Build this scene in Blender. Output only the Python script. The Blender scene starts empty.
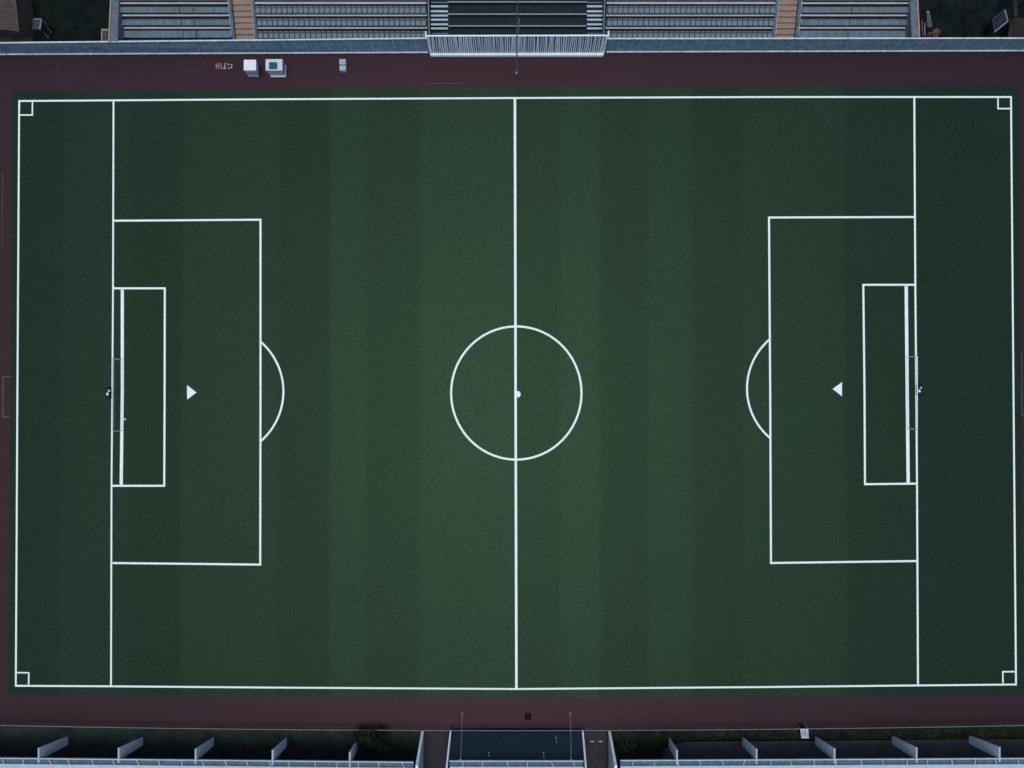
import bpy, bmesh, math, random
from mathutils import Vector, Matrix
random.seed(7)
R = math.radians
scene = bpy.context.scene
COL = scene.collection

# ------------------------------------------------------------ camera
H = 80.0; F = 615.0; TILT = R(0.54)
cam_d = bpy.data.cameras.new('camera'); cam = bpy.data.objects.new('camera', cam_d); COL.objects.link(cam)
cam.location = (0, 0, H); cam.rotation_euler = (TILT, 0, 0)
cam_d.sensor_fit = 'HORIZONTAL'; cam_d.sensor_width = 36.0; cam_d.lens = 36.0 * F / 1024.0
cam_d.clip_start = 0.5; cam_d.clip_end = 5000
scene.camera = cam
scene.render.resolution_x = 1024; scene.render.resolution_y = 768

def P(px, py, z=0.0):
    """measured image position -> place on the level z of the site"""
    x = (px - 512) / F; y = -(py - 384) / F
    c, s = math.cos(TILT), math.sin(TILT)
    dy = y * c + s; dz = y * s - c
    t = (z - H) / dz
    return Vector((x * t, dy * t, z))

# ------------------------------------------------------------ materials
def mat(name, col, rough=0.6, spec=0.3, var=0.12, scale=1.2, col2=None, tint=None, metal=0.0, fine=0.0, bump=0.0, stretch=None):
    m = bpy.data.materials.new(name); m.use_nodes = True
    nt = m.node_tree; b = nt.nodes['Principled BSDF']
    b.inputs['Roughness'].default_value = rough
    b.inputs['Specular IOR Level'].default_value = spec
    b.inputs['Metallic'].default_value = metal
    if tint: b.inputs['Specular Tint'].default_value = (*tint, 1)
    tc = nt.nodes.new('ShaderNodeTexCoord'); src = tc.outputs['Object']
    if stretch:
        mp = nt.nodes.new('ShaderNodeMapping'); mp.inputs['Scale'].default_value = stretch
        nt.links.new(src, mp.inputs['Vector']); src = mp.outputs['Vector']
    n = nt.nodes.new('ShaderNodeTexNoise'); n.inputs['Scale'].default_value = scale
    n.inputs['Detail'].default_value = 6; n.inputs['Roughness'].default_value = 0.65
    nt.links.new(src, n.inputs['Vector'])
    r = nt.nodes.new('ShaderNodeValToRGB')
    c1 = tuple(max(0, c * (1 - var)) for c in col); c2 = col2 if col2 else tuple(c * (1 + var) for c in col)
    r.color_ramp.elements[0].position = 0.33; r.color_ramp.elements[0].color = (*c1, 1)
    r.color_ramp.elements[1].position = 0.67; r.color_ramp.elements[1].color = (*c2, 1)
    nt.links.new(n.outputs['Fac'], r.inputs['Fac'])
    out = r.outputs['Color']
    if fine:
        n2 = nt.nodes.new('ShaderNodeTexNoise'); n2.inputs['Scale'].default_value = 5.5; n2.inputs['Detail'].default_value = 3
        nt.links.new(tc.outputs['Object'], n2.inputs['Vector'])
        mr = nt.nodes.new('ShaderNodeMapRange'); mr.inputs['From Min'].default_value = 0.3; mr.inputs['From Max'].default_value = 0.7
        mr.inputs['To Min'].default_value = 1 - fine; mr.inputs['To Max'].default_value = 1 + fine
        nt.links.new(n2.outputs['Fac'], mr.inputs['Value'])
        vm = nt.nodes.new('ShaderNodeVectorMath'); vm.operation = 'SCALE'
        nt.links.new(out, vm.inputs[0]); nt.links.new(mr.outputs['Result'], vm.inputs['Scale']); out = vm.outputs['Vector']
    nt.links.new(out, b.inputs['Base Color'])
    if bump:
        bp = nt.nodes.new('ShaderNodeBump'); bp.inputs['Strength'].default_value = bump; bp.inputs['Distance'].default_value = 0.05
        nt.links.new(n.outputs['Fac'], bp.inputs['Height']); nt.links.new(bp.outputs['Normal'], b.inputs['Normal'])
    return m

def turf_material():
    m = mat('turf', (0.0050, 0.0112, 0.0085), rough=0.56, spec=0.46, var=0.16, scale=0.09, tint=(0.40, 0.92, 0.50), fine=0.30)
    nt = m.node_tree; b = nt.nodes['Principled BSDF']
    link = b.inputs['Base Color'].links[0]; src = link.from_socket; nt.links.remove(link)
    tc = nt.nodes.new('ShaderNodeTexCoord'); sp = nt.nodes.new('ShaderNodeSeparateXYZ')
    nt.links.new(tc.outputs['Object'], sp.inputs['Vector'])
    mr = nt.nodes.new('ShaderNodeMapRange'); x0 = P(0, 390).x; x1 = P(1024, 390).x
    mr.inputs['From Min'].default_value = x0; mr.inputs['From Max'].default_value = x1
    nt.links.new(sp.outputs['X'], mr.inputs['Value'])
    ramp = nt.nodes.new('ShaderNodeValToRGB'); cr = ramp.color_ramp; cr.interpolation = 'LINEAR'
    bands = [(0, .84), (62, .93), (130, .86), (182, .98), (277, .90), (330, 1.06), (366, .97), (420, 1.09), (515, 1.00),
             (560, 1.11), (600, .96), (648, 1.07), (692, .95), (742, 1.02), (845, .90), (915, .84)]
    stops = [(0.0, bands[0][1])]
    for i in range(1, len(bands)):
        p = bands[i][0] / 1024.0
        stops.append((p - .0012, bands[i-1][1])); stops.append((p + .0012, bands[i][1]))
    while len(cr.elements) < len(stops): cr.elements.new(0.5)
    for e, (p, v) in zip(cr.elements, stops):
        e.position = p
    for e, (p, v) in zip(cr.elements, stops):
        e.color = (.66 + (v - .97) * .85, ) * 3 + (1,)
    nt.links.new(mr.outputs['Result'], ramp.inputs['Fac'])
    # the nap direction of the mown bands alters the sheen too
    tm = nt.nodes.new('ShaderNodeVectorMath'); tm.operation = 'MULTIPLY'; tm.inputs[1].default_value = (0.62, 1.29, 0.735)
    nt.links.new(ramp.outputs['Color'], tm.inputs[0])
    gn = nt.nodes.new('ShaderNodeTexNoise'); gn.inputs['Scale'].default_value = 3.2; gn.inputs['Detail'].default_value = 4
    nt.links.new(tc.outputs['Object'], gn.inputs['Vector'])
    gr = nt.nodes.new('ShaderNodeMapRange'); gr.inputs['From Min'].default_value = .3; gr.inputs['From Max'].default_value = .7
    gr.inputs['To Min'].default_value = .78; gr.inputs['To Max'].default_value = 1.22
    nt.links.new(gn.outputs['Fac'], gr.inputs['Value'])
    ts = nt.nodes.new('ShaderNodeVectorMath'); ts.operation = 'SCALE'
    nt.links.new(tm.outputs['Vector'], ts.inputs[0]); nt.links.new(gr.outputs['Result'], ts.inputs['Scale'])
    nt.links.new(ts.outputs['Vector'], b.inputs['Specular Tint'])
    vm = nt.nodes.new('ShaderNodeVectorMath'); vm.operation = 'MULTIPLY'
    nt.links.new(src, vm.inputs[0]); nt.links.new(ramp.outputs['Color'], vm.inputs[1])
    # speckle of crumb rubber and bits
    n = nt.nodes.new('ShaderNodeTexNoise'); n.inputs['Scale'].default_value = 2.6; n.inputs['Detail'].default_value = 2
    nt.links.new(tc.outputs['Object'], n.inputs['Vector'])
    r2 = nt.nodes.new('ShaderNodeMapRange'); r2.inputs['From Min'].default_value = .25; r2.inputs['From Max'].default_value = .75
    r2.inputs['To Min'].default_value = .82; r2.inputs['To Max'].default_value = 1.18
    nt.links.new(n.outputs['Fac'], r2.inputs['Value'])
    v2 = nt.nodes.new('ShaderNodeVectorMath'); v2.operation = 'SCALE'
    nt.links.new(vm.outputs['Vector'], v2.inputs[0]); nt.links.new(r2.outputs['Result'], v2.inputs['Scale'])
    nt.links.new(v2.outputs['Vector'], b.inputs['Base Color'])
    return m

M = {}
M['turf'] = turf_material()
M['paint'] = mat('line_paint', (0.70, 0.80, 0.79), rough=0.6, spec=0.4, var=0.06, scale=2.5, fine=0.08)
M['paint_thin'] = mat('worn_line_paint', (0.36, 0.46, 0.44), rough=0.7, spec=0.25, var=0.25, scale=2.5)
M['track'] = mat('track_rubber', (0.0100, 0.0056, 0.0078), rough=0.53, spec=0.42, var=0.2, scale=0.5, tint=(1.0, 0.56, 0.70), fine=0.16, stretch=(0.12, 1.6, 1))
M['track_paint'] = mat('faded_track_paint', (0.095, 0.065, 0.080), var=0.3, scale=3)
M['ground'] = mat('dark_ground', (0.0056, 0.0092, 0.0086), rough=0.9, spec=0.05, var=0.5, scale=0.6, fine=0.35)
M['lawn'] = mat('dark_lawn', (0.019, 0.027, 0.025), rough=0.85, spec=0.12, var=0.4, scale=0.6, fine=0.3)
M['asphalt'] = mat('dark_asphalt', (0.062, 0.068, 0.074), rough=0.8, spec=0.2, var=0.28, scale=0.7, fine=0.22)
M['ramp'] = mat('ramp_asphalt', (0.026, 0.023, 0.028), rough=0.8, spec=0.2, var=0.25, scale=0.9, fine=0.2)
M['grass'] = mat('verge_grass', (0.0125, 0.017, 0.0095), rough=0.9, spec=0.1, var=0.6, scale=1.6, fine=0.4)
M['blade'] = mat('grass_blade', (0.018, 0.027, 0.013), rough=0.9, spec=0.1, var=0.6, scale=1.0)
M['blade_dry'] = mat('dry_grass_blade', (0.060, 0.055, 0.026), rough=0.9, spec=0.1, var=0.6, scale=1.0)
M['leaf'] = mat('shrub_leaf', (0.013, 0.022, 0.014), rough=0.8, spec=0.12, var=0.5, scale=0.8)
M['leaf_rust'] = mat('rust_leaf', (0.22, 0.12, 0.08), rough=0.8, spec=0.12, var=0.5, scale=1.8)
M['bark'] = mat('bark', (0.04, 0.03, 0.02), rough=0.9, spec=0.1)
M['fence_panel'] = mat('fence_panel', (0.115, 0.190, 0.250), rough=0.7, spec=0.3, var=0.28, scale=1.6, fine=0.22)
M['fence_rail'] = mat('galvanised_rail', (0.46, 0.54, 0.60), rough=0.5, spec=0.4, var=0.25, scale=2.0)
M['fence_post'] = mat('fence_post', (0.34, 0.42, 0.48), rough=0.6, spec=0.4, var=0.25, scale=2.0)
M['white_metal'] = mat('white_painted_metal', (0.74, 0.83, 0.88), rough=0.55, spec=0.4, var=0.10, scale=2.0)
M['white_dim'] = mat('weathered_white', (0.38, 0.48, 0.56), rough=0.6, spec=0.3, var=0.2, scale=1.5)
M['roof'] = mat('pale_roof_sheet', (0.34, 0.46, 0.54), rough=0.6, spec=0.3, var=0.09, scale=0.8, fine=0.08)
M['pier'] = mat('pale_pier_concrete', (0.42, 0.56, 0.66), rough=0.75, spec=0.2, var=0.12, scale=1.2, fine=0.10)
M['pier_cap'] = mat('pier_cap', (0.32, 0.39, 0.46), rough=0.7, spec=0.2, var=0.12, scale=1.2)
M['concrete'] = mat('blue_grey_concrete', (0.105, 0.130, 0.160), rough=0.8, spec=0.2, var=0.2, scale=1.1, fine=0.16)
M['terrace'] = mat('dark_terrace_concrete', (0.036, 0.055, 0.072), rough=0.85, spec=0.15, var=0.3, scale=1.1, fine=0.2)
M['riser'] = mat('riser_shade_tone', (0.014, 0.018, 0.023), rough=0.85, spec=0.1, var=0.3, scale=1.1)  # shade below the step edges is put into this colour
M['nosing'] = mat('pale_wood_nosing', (0.42, 0.37, 0.35), rough=0.7, spec=0.2, var=0.16, scale=1.5, stretch=(0.3, 2, 1))
M['nosing_b'] = mat('pale_step_edge', (0.21, 0.255, 0.27), rough=0.7, spec=0.2, var=0.16, scale=1.5)
M['seat'] = mat('grey_blue_seat', (0.125, 0.180, 0.220), rough=0.6, spec=0.25, var=0.10, scale=0.9)
M['bench'] = mat('grey_blue_bench', (0.085, 0.135, 0.170), rough=0.6, spec=0.3, var=0.28, scale=1.3, stretch=(1.6, .4, 1), fine=0.12)
M['wood'] = mat('tan_stair_wood', (0.24, 0.175, 0.135), rough=0.75, spec=0.2, var=0.17, scale=1.6, stretch=(0.5, 2.5, 1), fine=0.16)
M['wood_dark'] = mat('stair_joint', (0.14, 0.10, 0.08), rough=0.8)
M['wall_cap'] = mat('tan_wall_coping', (0.27, 0.22, 0.20), rough=0.8, spec=0.2, var=0.15)
M['teal'] = mat('dark_teal_membrane', (0.0125, 0.0290, 0.0400), rough=0.6, spec=0.2, var=0.14, scale=0.7, fine=0.12)
M['teal_dark'] = mat('dark_teal_terrace', (0.010, 0.0185, 0.0265), rough=0.8, spec=0.15, var=0.2, scale=1.0, fine=0.15)
M['blue'] = mat('dark_blue_panel', (0.010, 0.060, 0.12), rough=0.4, spec=0.4, var=0.2)
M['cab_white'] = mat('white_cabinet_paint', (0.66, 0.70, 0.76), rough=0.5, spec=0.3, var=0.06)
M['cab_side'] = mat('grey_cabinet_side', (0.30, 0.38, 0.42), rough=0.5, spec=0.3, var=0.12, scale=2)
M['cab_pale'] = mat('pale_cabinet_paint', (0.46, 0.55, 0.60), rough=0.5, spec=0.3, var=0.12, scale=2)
M['metal_dark'] = mat('dark_metal', (0.045, 0.058, 0.072), rough=0.5, spec=0.4, var=0.2)
M['metal_mid'] = mat('grey_metal', (0.14, 0.18, 0.21), rough=0.5, spec=0.4, var=0.2)
M['board'] = mat('blue_grey_board', (0.035, 0.055, 0.080), rough=0.6, spec=0.3, var=0.4, scale=3)
M['black'] = mat('black_plastic', (0.006, 0.006, 0.008), rough=0.9, spec=0.08)
M['brick'] = mat('brown_brick', (0.068, 0.055, 0.049), rough=0.85, spec=0.15, var=0.35, scale=1.6, stretch=(.5, 3, 1), fine=0.3)
M['backing'] = mat('blue_grey_backing', (0.11, 0.17, 0.23), rough=0.7, spec=0.2, var=0.2, scale=2)
M['baluster'] = mat('white_baluster', (0.82, 0.88, 0.90), rough=0.6, spec=0.3, var=0.05)
M['tread'] = mat('pale_tread', (0.33, 0.42, 0.49), rough=0.7, spec=0.2, var=0.15, scale=2)
M['board_dark'] = mat('dark_blue_board', (0.008, 0.018, 0.032), rough=0.8, spec=0.05, var=0.5, scale=4)
M['gutter'] = mat('dark_gutter', (0.075, 0.115, 0.150), rough=0.7, spec=0.2, var=0.3, scale=2)
M['pipe'] = mat('dull_pipe', (0.14, 0.18, 0.21), rough=0.7, spec=0.2, var=0.2, scale=2)
M['red'] = mat('dull_red_paint', (0.16, 0.04, 0.04), rough=0.6)
M['orange_paint'] = mat('orange_track_paint', (0.30, 0.145, 0.12), rough=0.7, var=0.2)
M['net'] = mat('net_cord', (0.20, 0.30, 0.28), rough=0.8)

# ------------------------------------------------------------ mesh helpers
class MB:
    def __init__(s): s.bm = bmesh.new()
    def face(s, pts):
        try: return s.bm.faces.new([s.bm.verts.new(p) for p in pts])
        except ValueError: return None
    def prism(s, poly, z0, z1):
        """vertical prism over a plan polygon (list of (x,y)), z0 bottom and z1 top"""
        a = sum(poly[i][0]*poly[(i+1) % len(poly)][1]-poly[(i+1) % len(poly)][0]*poly[i][1] for i in range(len(poly)))
        if a < 0: poly = poly[::-1]
        bv = [s.bm.verts.new((p[0], p[1], z0)) for p in poly]; tv = [s.bm.verts.new((p[0], p[1], z1)) for p in poly]
        n = len(poly)
        s.bm.faces.new(tv); s.bm.faces.new(bv[::-1])
        for i in range(n): s.bm.faces.new((bv[i], bv[(i+1) % n], tv[(i+1) % n], tv[i]))
        return s
    def box(s, x0, x1, y0, y1, z0, z1):
        return s.prism([(x0, y0), (x1, y0), (x1, y1), (x0, y1)], z0, z1)
    def hexa(s, b, t):
        """solid between two quads b (bottom) and t (top), same winding"""
        v = [s.bm.verts.new(p) for p in list(b) + list(t)]
        for q in ((3,2,1,0), (4,5,6,7), (0,1,5,4), (1,2,6,5), (2,3,7,6), (3,0,4,7)): s.bm.faces.new([v[i] for i in q])
        return s
    def bar(s, a, b, w, h=None):
        a = Vector(a); b = Vector(b); h = h or w
        d = (b - a).normalized(); up = Vector((0, 0, 1)) if abs(d.z) < .9 else Vector((0, 1, 0))
        u = d.cross(up).normalized() * w/2; v = u.cross(d).normalized() * h/2
        return s.hexa([a-u-v, a+u-v, a+u+v, a-u+v], [b-u-v, b+u-v, b+u+v, b-u+v])
    def tube(s, a, b, r0, r1=None, n=10):
        a = Vector(a); b = Vector(b); r1 = r0 if r1 is None else r1
        d = (b - a).normalized(); up = Vector((0, 0, 1)) if abs(d.z) < .9 else Vector((0, 1, 0))
        u = d.cross(up).normalized(); v = u.cross(d).normalized()
        ra = [s.bm.verts.new(a + (u*math.cos(t)+v*math.sin(t))*r0) for t in [2*math.pi*i/n for i in range(n)]]
        rb = [s.bm.verts.new(b + (u*math.cos(t)+v*math.sin(t))*r1) for t in [2*math.pi*i/n for i in range(n)]]
        s.bm.faces.new(ra[::-1]); s.bm.faces.new(rb)
        for i in range(n): s.bm.faces.new((ra[i], ra[(i+1) % n], rb[(i+1) % n], rb[i]))
        return s
    def build(s, name, material, parent=None, bevel=0.0, label=None, recalc=True):
        if recalc: bmesh.ops.recalc_face_normals(s.bm, faces=s.bm.faces)
        me = bpy.data.meshes.new(name); s.bm.to_mesh(me); s.bm.free()
        me.materials.append(material)
        o = bpy.data.objects.new(name, me); COL.objects.link(o)
        if parent:
            o.parent = parent
            o.matrix_parent_inverse = Matrix.Translation(parent.location).inverted()
        if bevel:
            bv = o.modifiers.new('bevel', 'BEVEL'); bv.width = bevel; bv.segments = 2
        if label: o['label'] = label
        return o

def tag(o, label=None, cat=None, group=None, kind=None):
    if label: o['label'] = label
    if cat: o['category'] = cat
    if group: o['group'] = group
    if kind: o['kind'] = kind
    return o
def thing(name, loc, label, cat, group=None):
    e = bpy.data.objects.new(name, None); COL.objects.link(e); e.location = loc; e.empty_display_size = 0.3
    return tag(e, label, cat, group)

def quadpx(p, z):  # plan polygon from measured points at level z
    return [tuple(P(x, y, z)[:2]) for x, y in p]
def slab(p, z0, z1): return MB().prism(quadpx(p, z1), z0, z1)

# ------------------------------------------------------------ ground, track, pitch
g = MB(); g.face([(-1500, -1500, -0.02), (1500, -1500, -0.02), (1500, 1500, -0.02), (-1500, 1500, -0.02)])
tag(g.build('ground', M['ground']), kind='structure')
tr = MB(); tr.prism(quadpx([(-120, 55.5), (512, 53.5), (1144, 50.5), (1144, 726), (512, 730), (-120, 725)], 0), -0.015, 0.0)
track = tag(tr.build('running_track', M['track']), kind='structure')
pt = MB(); pt.prism(quadpx([(12.5, 91.2), (262, 89.5), (514, 88.3), (770, 87), (1019.5, 86), (1021.5, 400), (1024.5, 694.5), (770, 696.2), (516, 697.4), (262, 696.6), (8, 694.2), (10.5, 392)], 0.03), 0.002, 0.03)
pitch = tag(pt.build('pitch', M['turf']), kind='structure')

ZP = 0.036
def strip(name, pts, w, layer=0, closed=False, material=None, parent=pitch, z=None):
    z = (ZP + layer*0.004) if z is None else z
    w = w * .94 * H / F; n = len(pts)
    W = [P(x, y, z) for x, y in pts]; mb = MB(); L = []; Rr = []
    for i in range(n):
        a = W[i-1] if (i > 0 or closed) else None; b = W[(i+1) % n] if (i < n-1 or closed) else None
        d1 = (W[i]-a).normalized() if a else (b-W[i]).normalized(); d2 = (b-W[i]).normalized() if b else d1
        n1 = Vector((-d1.y, d1.x, 0)); n2 = Vector((-d2.y, d2.x, 0)); m = (n1+n2).normalized(); k = w/2/max(.3, m.dot(n1))
        L.append(mb.bm.verts.new(W[i]+m*k)); Rr.append(mb.bm.verts.new(W[i]-m*k))
    for i in range(n if closed else n-1):
        j = (i+1) % n; mb.bm.faces.new((Rr[i], Rr[j], L[j], L[i]))
    return mb.build(name, material or M['paint'], parent)

LW = 1.9
strip('touch_and_goal_boundary_line', [(19.2, 101), (262, 99.3), (514, 98), (770, 97), (1011, 97), (1013.5, 392), (1016, 684.5), (900, 685.6), (770, 687), (516, 689), (262, 687.5), (111, 686.3), (15.8, 685.8), (17.4, 392)], LW, 0, True)
strip('goal_line', [(113.5, 100.8), (113, 288), (112.3, 392), (111.5, 486), (111, 685.6)], 1.8, 1)
strip('goal_line', [(914.3, 97.8), (915.3, 284), (916.3, 392), (917, 484), (918, 684.9)], 2.0, 1)
strip('halfway_line', [(514.9, 98.6), (515.6, 392), (516.4, 688.2)], 2.6, 1)
strip('penalty_area_line', [(114, 220.7), (260.5, 219.7), (260.5, 392), (260.2, 564.6), (112.5, 563)], 2.1, 2)
strip('penalty_area_line', [(915, 217), (769, 217.5), (770.2, 392), (771, 563), (917.5, 561)], 2.1, 2)
strip('goal_area_line', [(113.5, 288.3), (164.8, 288.3), (164.6, 392), (164.2, 485.8), (112, 485.8)], 2.1, 2)
strip('goal_area_line', [(915.5, 284.8), (863.3, 284.8), (864.5, 392), (865, 484.2), (917, 483.6)], 2.1, 2)
strip('goal_mouth_line', [(122.3, 289.6), (122.3, 392), (121.2, 484.6)], 3.3, 1)
strip('goal_mouth_line', [(906.2, 286.2), (907.2, 392), (908.2, 482.6)], 3.5, 1)
strip('centre_circle', [(516.3+65.2*math.cos(t), 393+66.6*math.sin(t)) for t in [2*math.pi*i/72 for i in range(72)]], 2.2, 2, True)
def arcpx(cx, cy, rx, ry, a0, a1): return [(cx+rx*math.cos(R(a0+(a1-a0)*i/24)), cy+ry*math.sin(R(a0+(a1-a0)*i/24))) for i in range(25)]
# penalty arcs fitted to three measured points each
def arc3(p1, p2, p3):
    ax, ay = p1; bx, by = p2; cx, cy = p3
    d = 2*(ax*(by-cy)+bx*(cy-ay)+cx*(ay-by))
    ux = ((ax*ax+ay*ay)*(by-cy)+(bx*bx+by*by)*(cy-ay)+(cx*cx+cy*cy)*(ay-by))/d
    uy = ((ax*ax+ay*ay)*(cx-bx)+(bx*bx+by*by)*(ax-cx)+(cx*cx+cy*cy)*(bx-ax))/d
    r = math.hypot(ax-ux, ay-uy); a = math.degrees(math.atan2(ay-uy, ax-ux)); b = math.degrees(math.atan2(cy-uy, cx-ux))
    if b-a > 180: a += 360
    if a-b > 180: b += 360
    return arcpx(ux, uy, r, r, a, b)
strip('penalty_arc', arc3((261, 342), (283.4, 391), (261, 441)), 2.1, 3)
strip('penalty_arc', arc3((770, 339), (747, 388.5), (770.6, 438.5)), 2.1, 3)
for pts in ([(32.5, 102.2), (32.3, 115), (19.8, 115)], [(998, 98.2), (998, 108.6), (1010, 108.6)],
            [(16.2, 672.6), (28.8, 672.8), (28.6, 684.8)], [(1014.8, 671.6), (1002.8, 671.8), (1003, 683.4)]):
    strip('corner_square', pts, 1.5, 2)
for pts in ([(187, 385), (196.5, 392.5), (187.2, 399.5)], [(842, 382), (832.6, 389), (842, 396.3)]):
    m = MB(); zz = ZP+.008; m.face([P(x, y, zz) for x, y in pts]); o = m.build('penalty_mark', M['paint'], pitch)
    for f in o.data.polygons:
        if f.normal.z < 0: o.data.flip_normals(); break
m = MB(); m.prism([tuple(P(518, 394.2, .06)[:2])] and [(P(518, 394.2).x+.34*math.cos(t), P(518, 394.2).y+.40*math.sin(t)) for t in [math.pi*i/9 for i in range(18)]], ZP, ZP+.012)
m.build('centre_spot', M['paint'], pitch)
m = MB(); m.prism(quadpx([(123.5, 418.3), (126, 418.3), (126, 420.3), (123.5, 420.3)], ZP), ZP, ZP+.01); m.build('paint_nick', M['paint_thin'], pitch)

# faded marks on the track
zt = 0.004
strip('lane_bracket', [(11.5, 376.5), (3.2, 376.5), (2.8, 416.8), (10, 416.8)], 0.9, 0, False, M['track_paint'], track, zt)
strip('lane_mark', [(2.5, 172), (2.2, 245)], 0.5, 0, False, M['track_paint'], track, zt)
strip('lane_bracket', [(1024.5, 415), (1021.8, 415), (1021.2, 352)], 0.8, 0, False, M['track_paint'], track, zt)
strip('lane_mark', [(428, 83.5), (462, 83.5)], 0.4, 0, False, M['track_paint'], track, zt)
strip('lane_mark', [(580, 697), (598, 697)], 0.5, 0, False, M['track_paint'], track, zt)
for pts in ([(176, 60), (182, 60)], [(177, 60), (177, 72)], [(184, 60), (190, 60), (190, 72)], [(193, 61), (206, 61)], [(205, 61), (205, 70)], [(180, 72), (200, 72)], [(297, 60), (297, 62)], [(306, 60), (306, 61.6)], [(301.7, 64), (301.7, 70)], [(57, 66), (57, 74)], [(69, 66), (69, 75)]):
    strip('faded_mark', pts, 0.22, 0, False, M['track_paint'], track, zt)
# small painted characters beside the white cabinet: orange bars then white strokes
for i, pts in enumerate([[(216.3, 63), (216.3, 68.6)], [(216.8, 65.8), (218.3, 65.8)], [(219, 63), (219, 68.6)], [(221.2, 63), (221.2, 68.6)], [(222, 68.2), (223.6, 68.2)]]):
    strip('orange_lettering', pts, 1.15, 0, False, M['orange_paint'], track, zt)
for pts in ([(226.4, 63), (224.8, 63.8), (224.6, 68.4)], [(224, 66), (226, 66)], [(223.6, 68.6), (226, 68.6)], [(227.6, 64.8), (228.8, 64), (229.3, 65.3)], [(227.6, 67.4), (229, 68.4), (230.2, 67.6), (231.6, 67.8), (232, 65), (231, 64.2)]):
    strip('white_lettering', pts, 0.6, 0, False, M['white_dim'], track, zt)

# ------------------------------------------------------------ goals
def goal(bx, tx, ys, label, side):
    zt_ = 2.0; y1, y2 = ys
    b1 = P(bx, y1, .04); b2 = P(bx, y2, .04)
    t = thing('football_goal', ((b1.x+b2.x)/2, (b1.y+b2.y)/2, .04), label, 'goal', 'football goals')
    m = MB(); m.tube(b1, (b1.x, b1.y, zt_), .055); m.build('goal_post', M['white_metal'], t)
    m = MB(); m.tube(b2, (b2.x, b2.y, zt_), .055); m.build('goal_post', M['white_metal'], t)
    m = MB(); m.tube((b1.x, b1.y+.05, zt_), (b2.x, b2.y-.05, zt_), .055); m.build('crossbar', M['white_metal'], t)
    m = MB(); xb = b1.x + side*0.9
    for i in range(20):
        y = b1.y + (b2.y-b1.y)*(i+.5)/20; m.bar((b1.x, y, zt_-.06), (xb, y, .06), .012)
    for i in range(1, 4):
        k = i/4; m.bar((b1.x+(xb-b1.x)*k, b1.y, zt_*(1-k)), (b1.x+(xb-b1.x)*k, b2.y, zt_*(1-k)), .012)
    m.build('net', M['net'], t)
goal(122.0, 113, (359.5, 430.5), 'white framed goal at the left end beside the lone left triangle mark', -1)
goal(907.3, 916, (357, 428.5), 'white framed goal at the right end beside the right triangle mark', 1)
def kit(px, py, label):
    b = P(px, py, .04); t = thing('equipment_box', (b.x, b.y, .04), label, 'box', 'small boxes behind the goals')
    m = MB(); m.box(b.x-.26, b.x+.26, b.y-.72, b.y+.72, .05, .40); m.build('case', M['black'], t, .04)
    m = MB(); m.box(b.x-.24, b.x+.05, b.y-.28, b.y+.05, .41, .47); m.build('pale_lid', M['cab_white'], t, .02)
    m = MB(); m.box(b.x-.05, b.x+.2, b.y+.15, b.y+.42, .41, .46); m.build('pale_lid', M['cab_pale'], t, .02)
    m = MB(); m.tube((b.x, b.y-.5, .4), (b.x, b.y+.5, .55), .03); m.build('handle', M['metal_mid'], t)
kit(110.3, 393, 'small black and white box on the line behind the left goal')
kit(918.2, 390, 'small black and white box on the line behind the right goal')

# ------------------------------------------------------------ far touchline fence
ZF = 2.2
def fence_run(x0, x1, label, ntop, nbot, bot0, bot1, top0, top1, n):
    b0 = P(x0, bot0, 0.05); b1 = P(x1, bot1, 0.05); a0 = P(x0, top0, ZF); a1 = P(x1, top1, ZF)
    t = thing('mesh_fence', ((b0.x+b1.x)/2, b0.y, 0), label, 'fence', 'grey fences along the far side of the track')
    off = Vector((0, .03, 0))
    m = MB(); m.hexa([b0, b1, b1+off, b0+off], [a0, a1, a1+off, a0+off]); m.build('fence_mesh', M['fence_panel'], t)
    up = Vector((0, 0, .05))
    m = MB(); m.bar(a0+up, a1+up, .17, .12); m.build('top_rail', M['fence_rail'], t)
    m = MB(); m.bar(b0+Vector((0, -.06, .05)), b1+Vector((0, -.06, .05)), .15, .10); m.build('bottom_rail', M['fence_rail'], t)
    for i in range(n):
        k = (i+.5)/n; lo = b0.lerp(b1, k); xx = lo.x
        hi = a0.lerp(a1, (xx-a0.x)/(a1.x-a0.x))
        m = MB(); m.bar(lo+Vector((0, -.06, 0)), hi+Vector((0, -.06, 0)), .045+.02*random.random(), .05); m.build('post', M['fence_post'], t)
fence_run(-90, 428, 'long grey mesh fence with pale rails, between the left stand and the track', 0, 0, 54.6, 52.2, 44.2, 38.6, 24)
fence_run(606, 1114, 'long grey mesh fence with pale rails, between the right stand and the track', 0, 0, 51.8, 50.2, 39.0, 38.4, 24)

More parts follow.
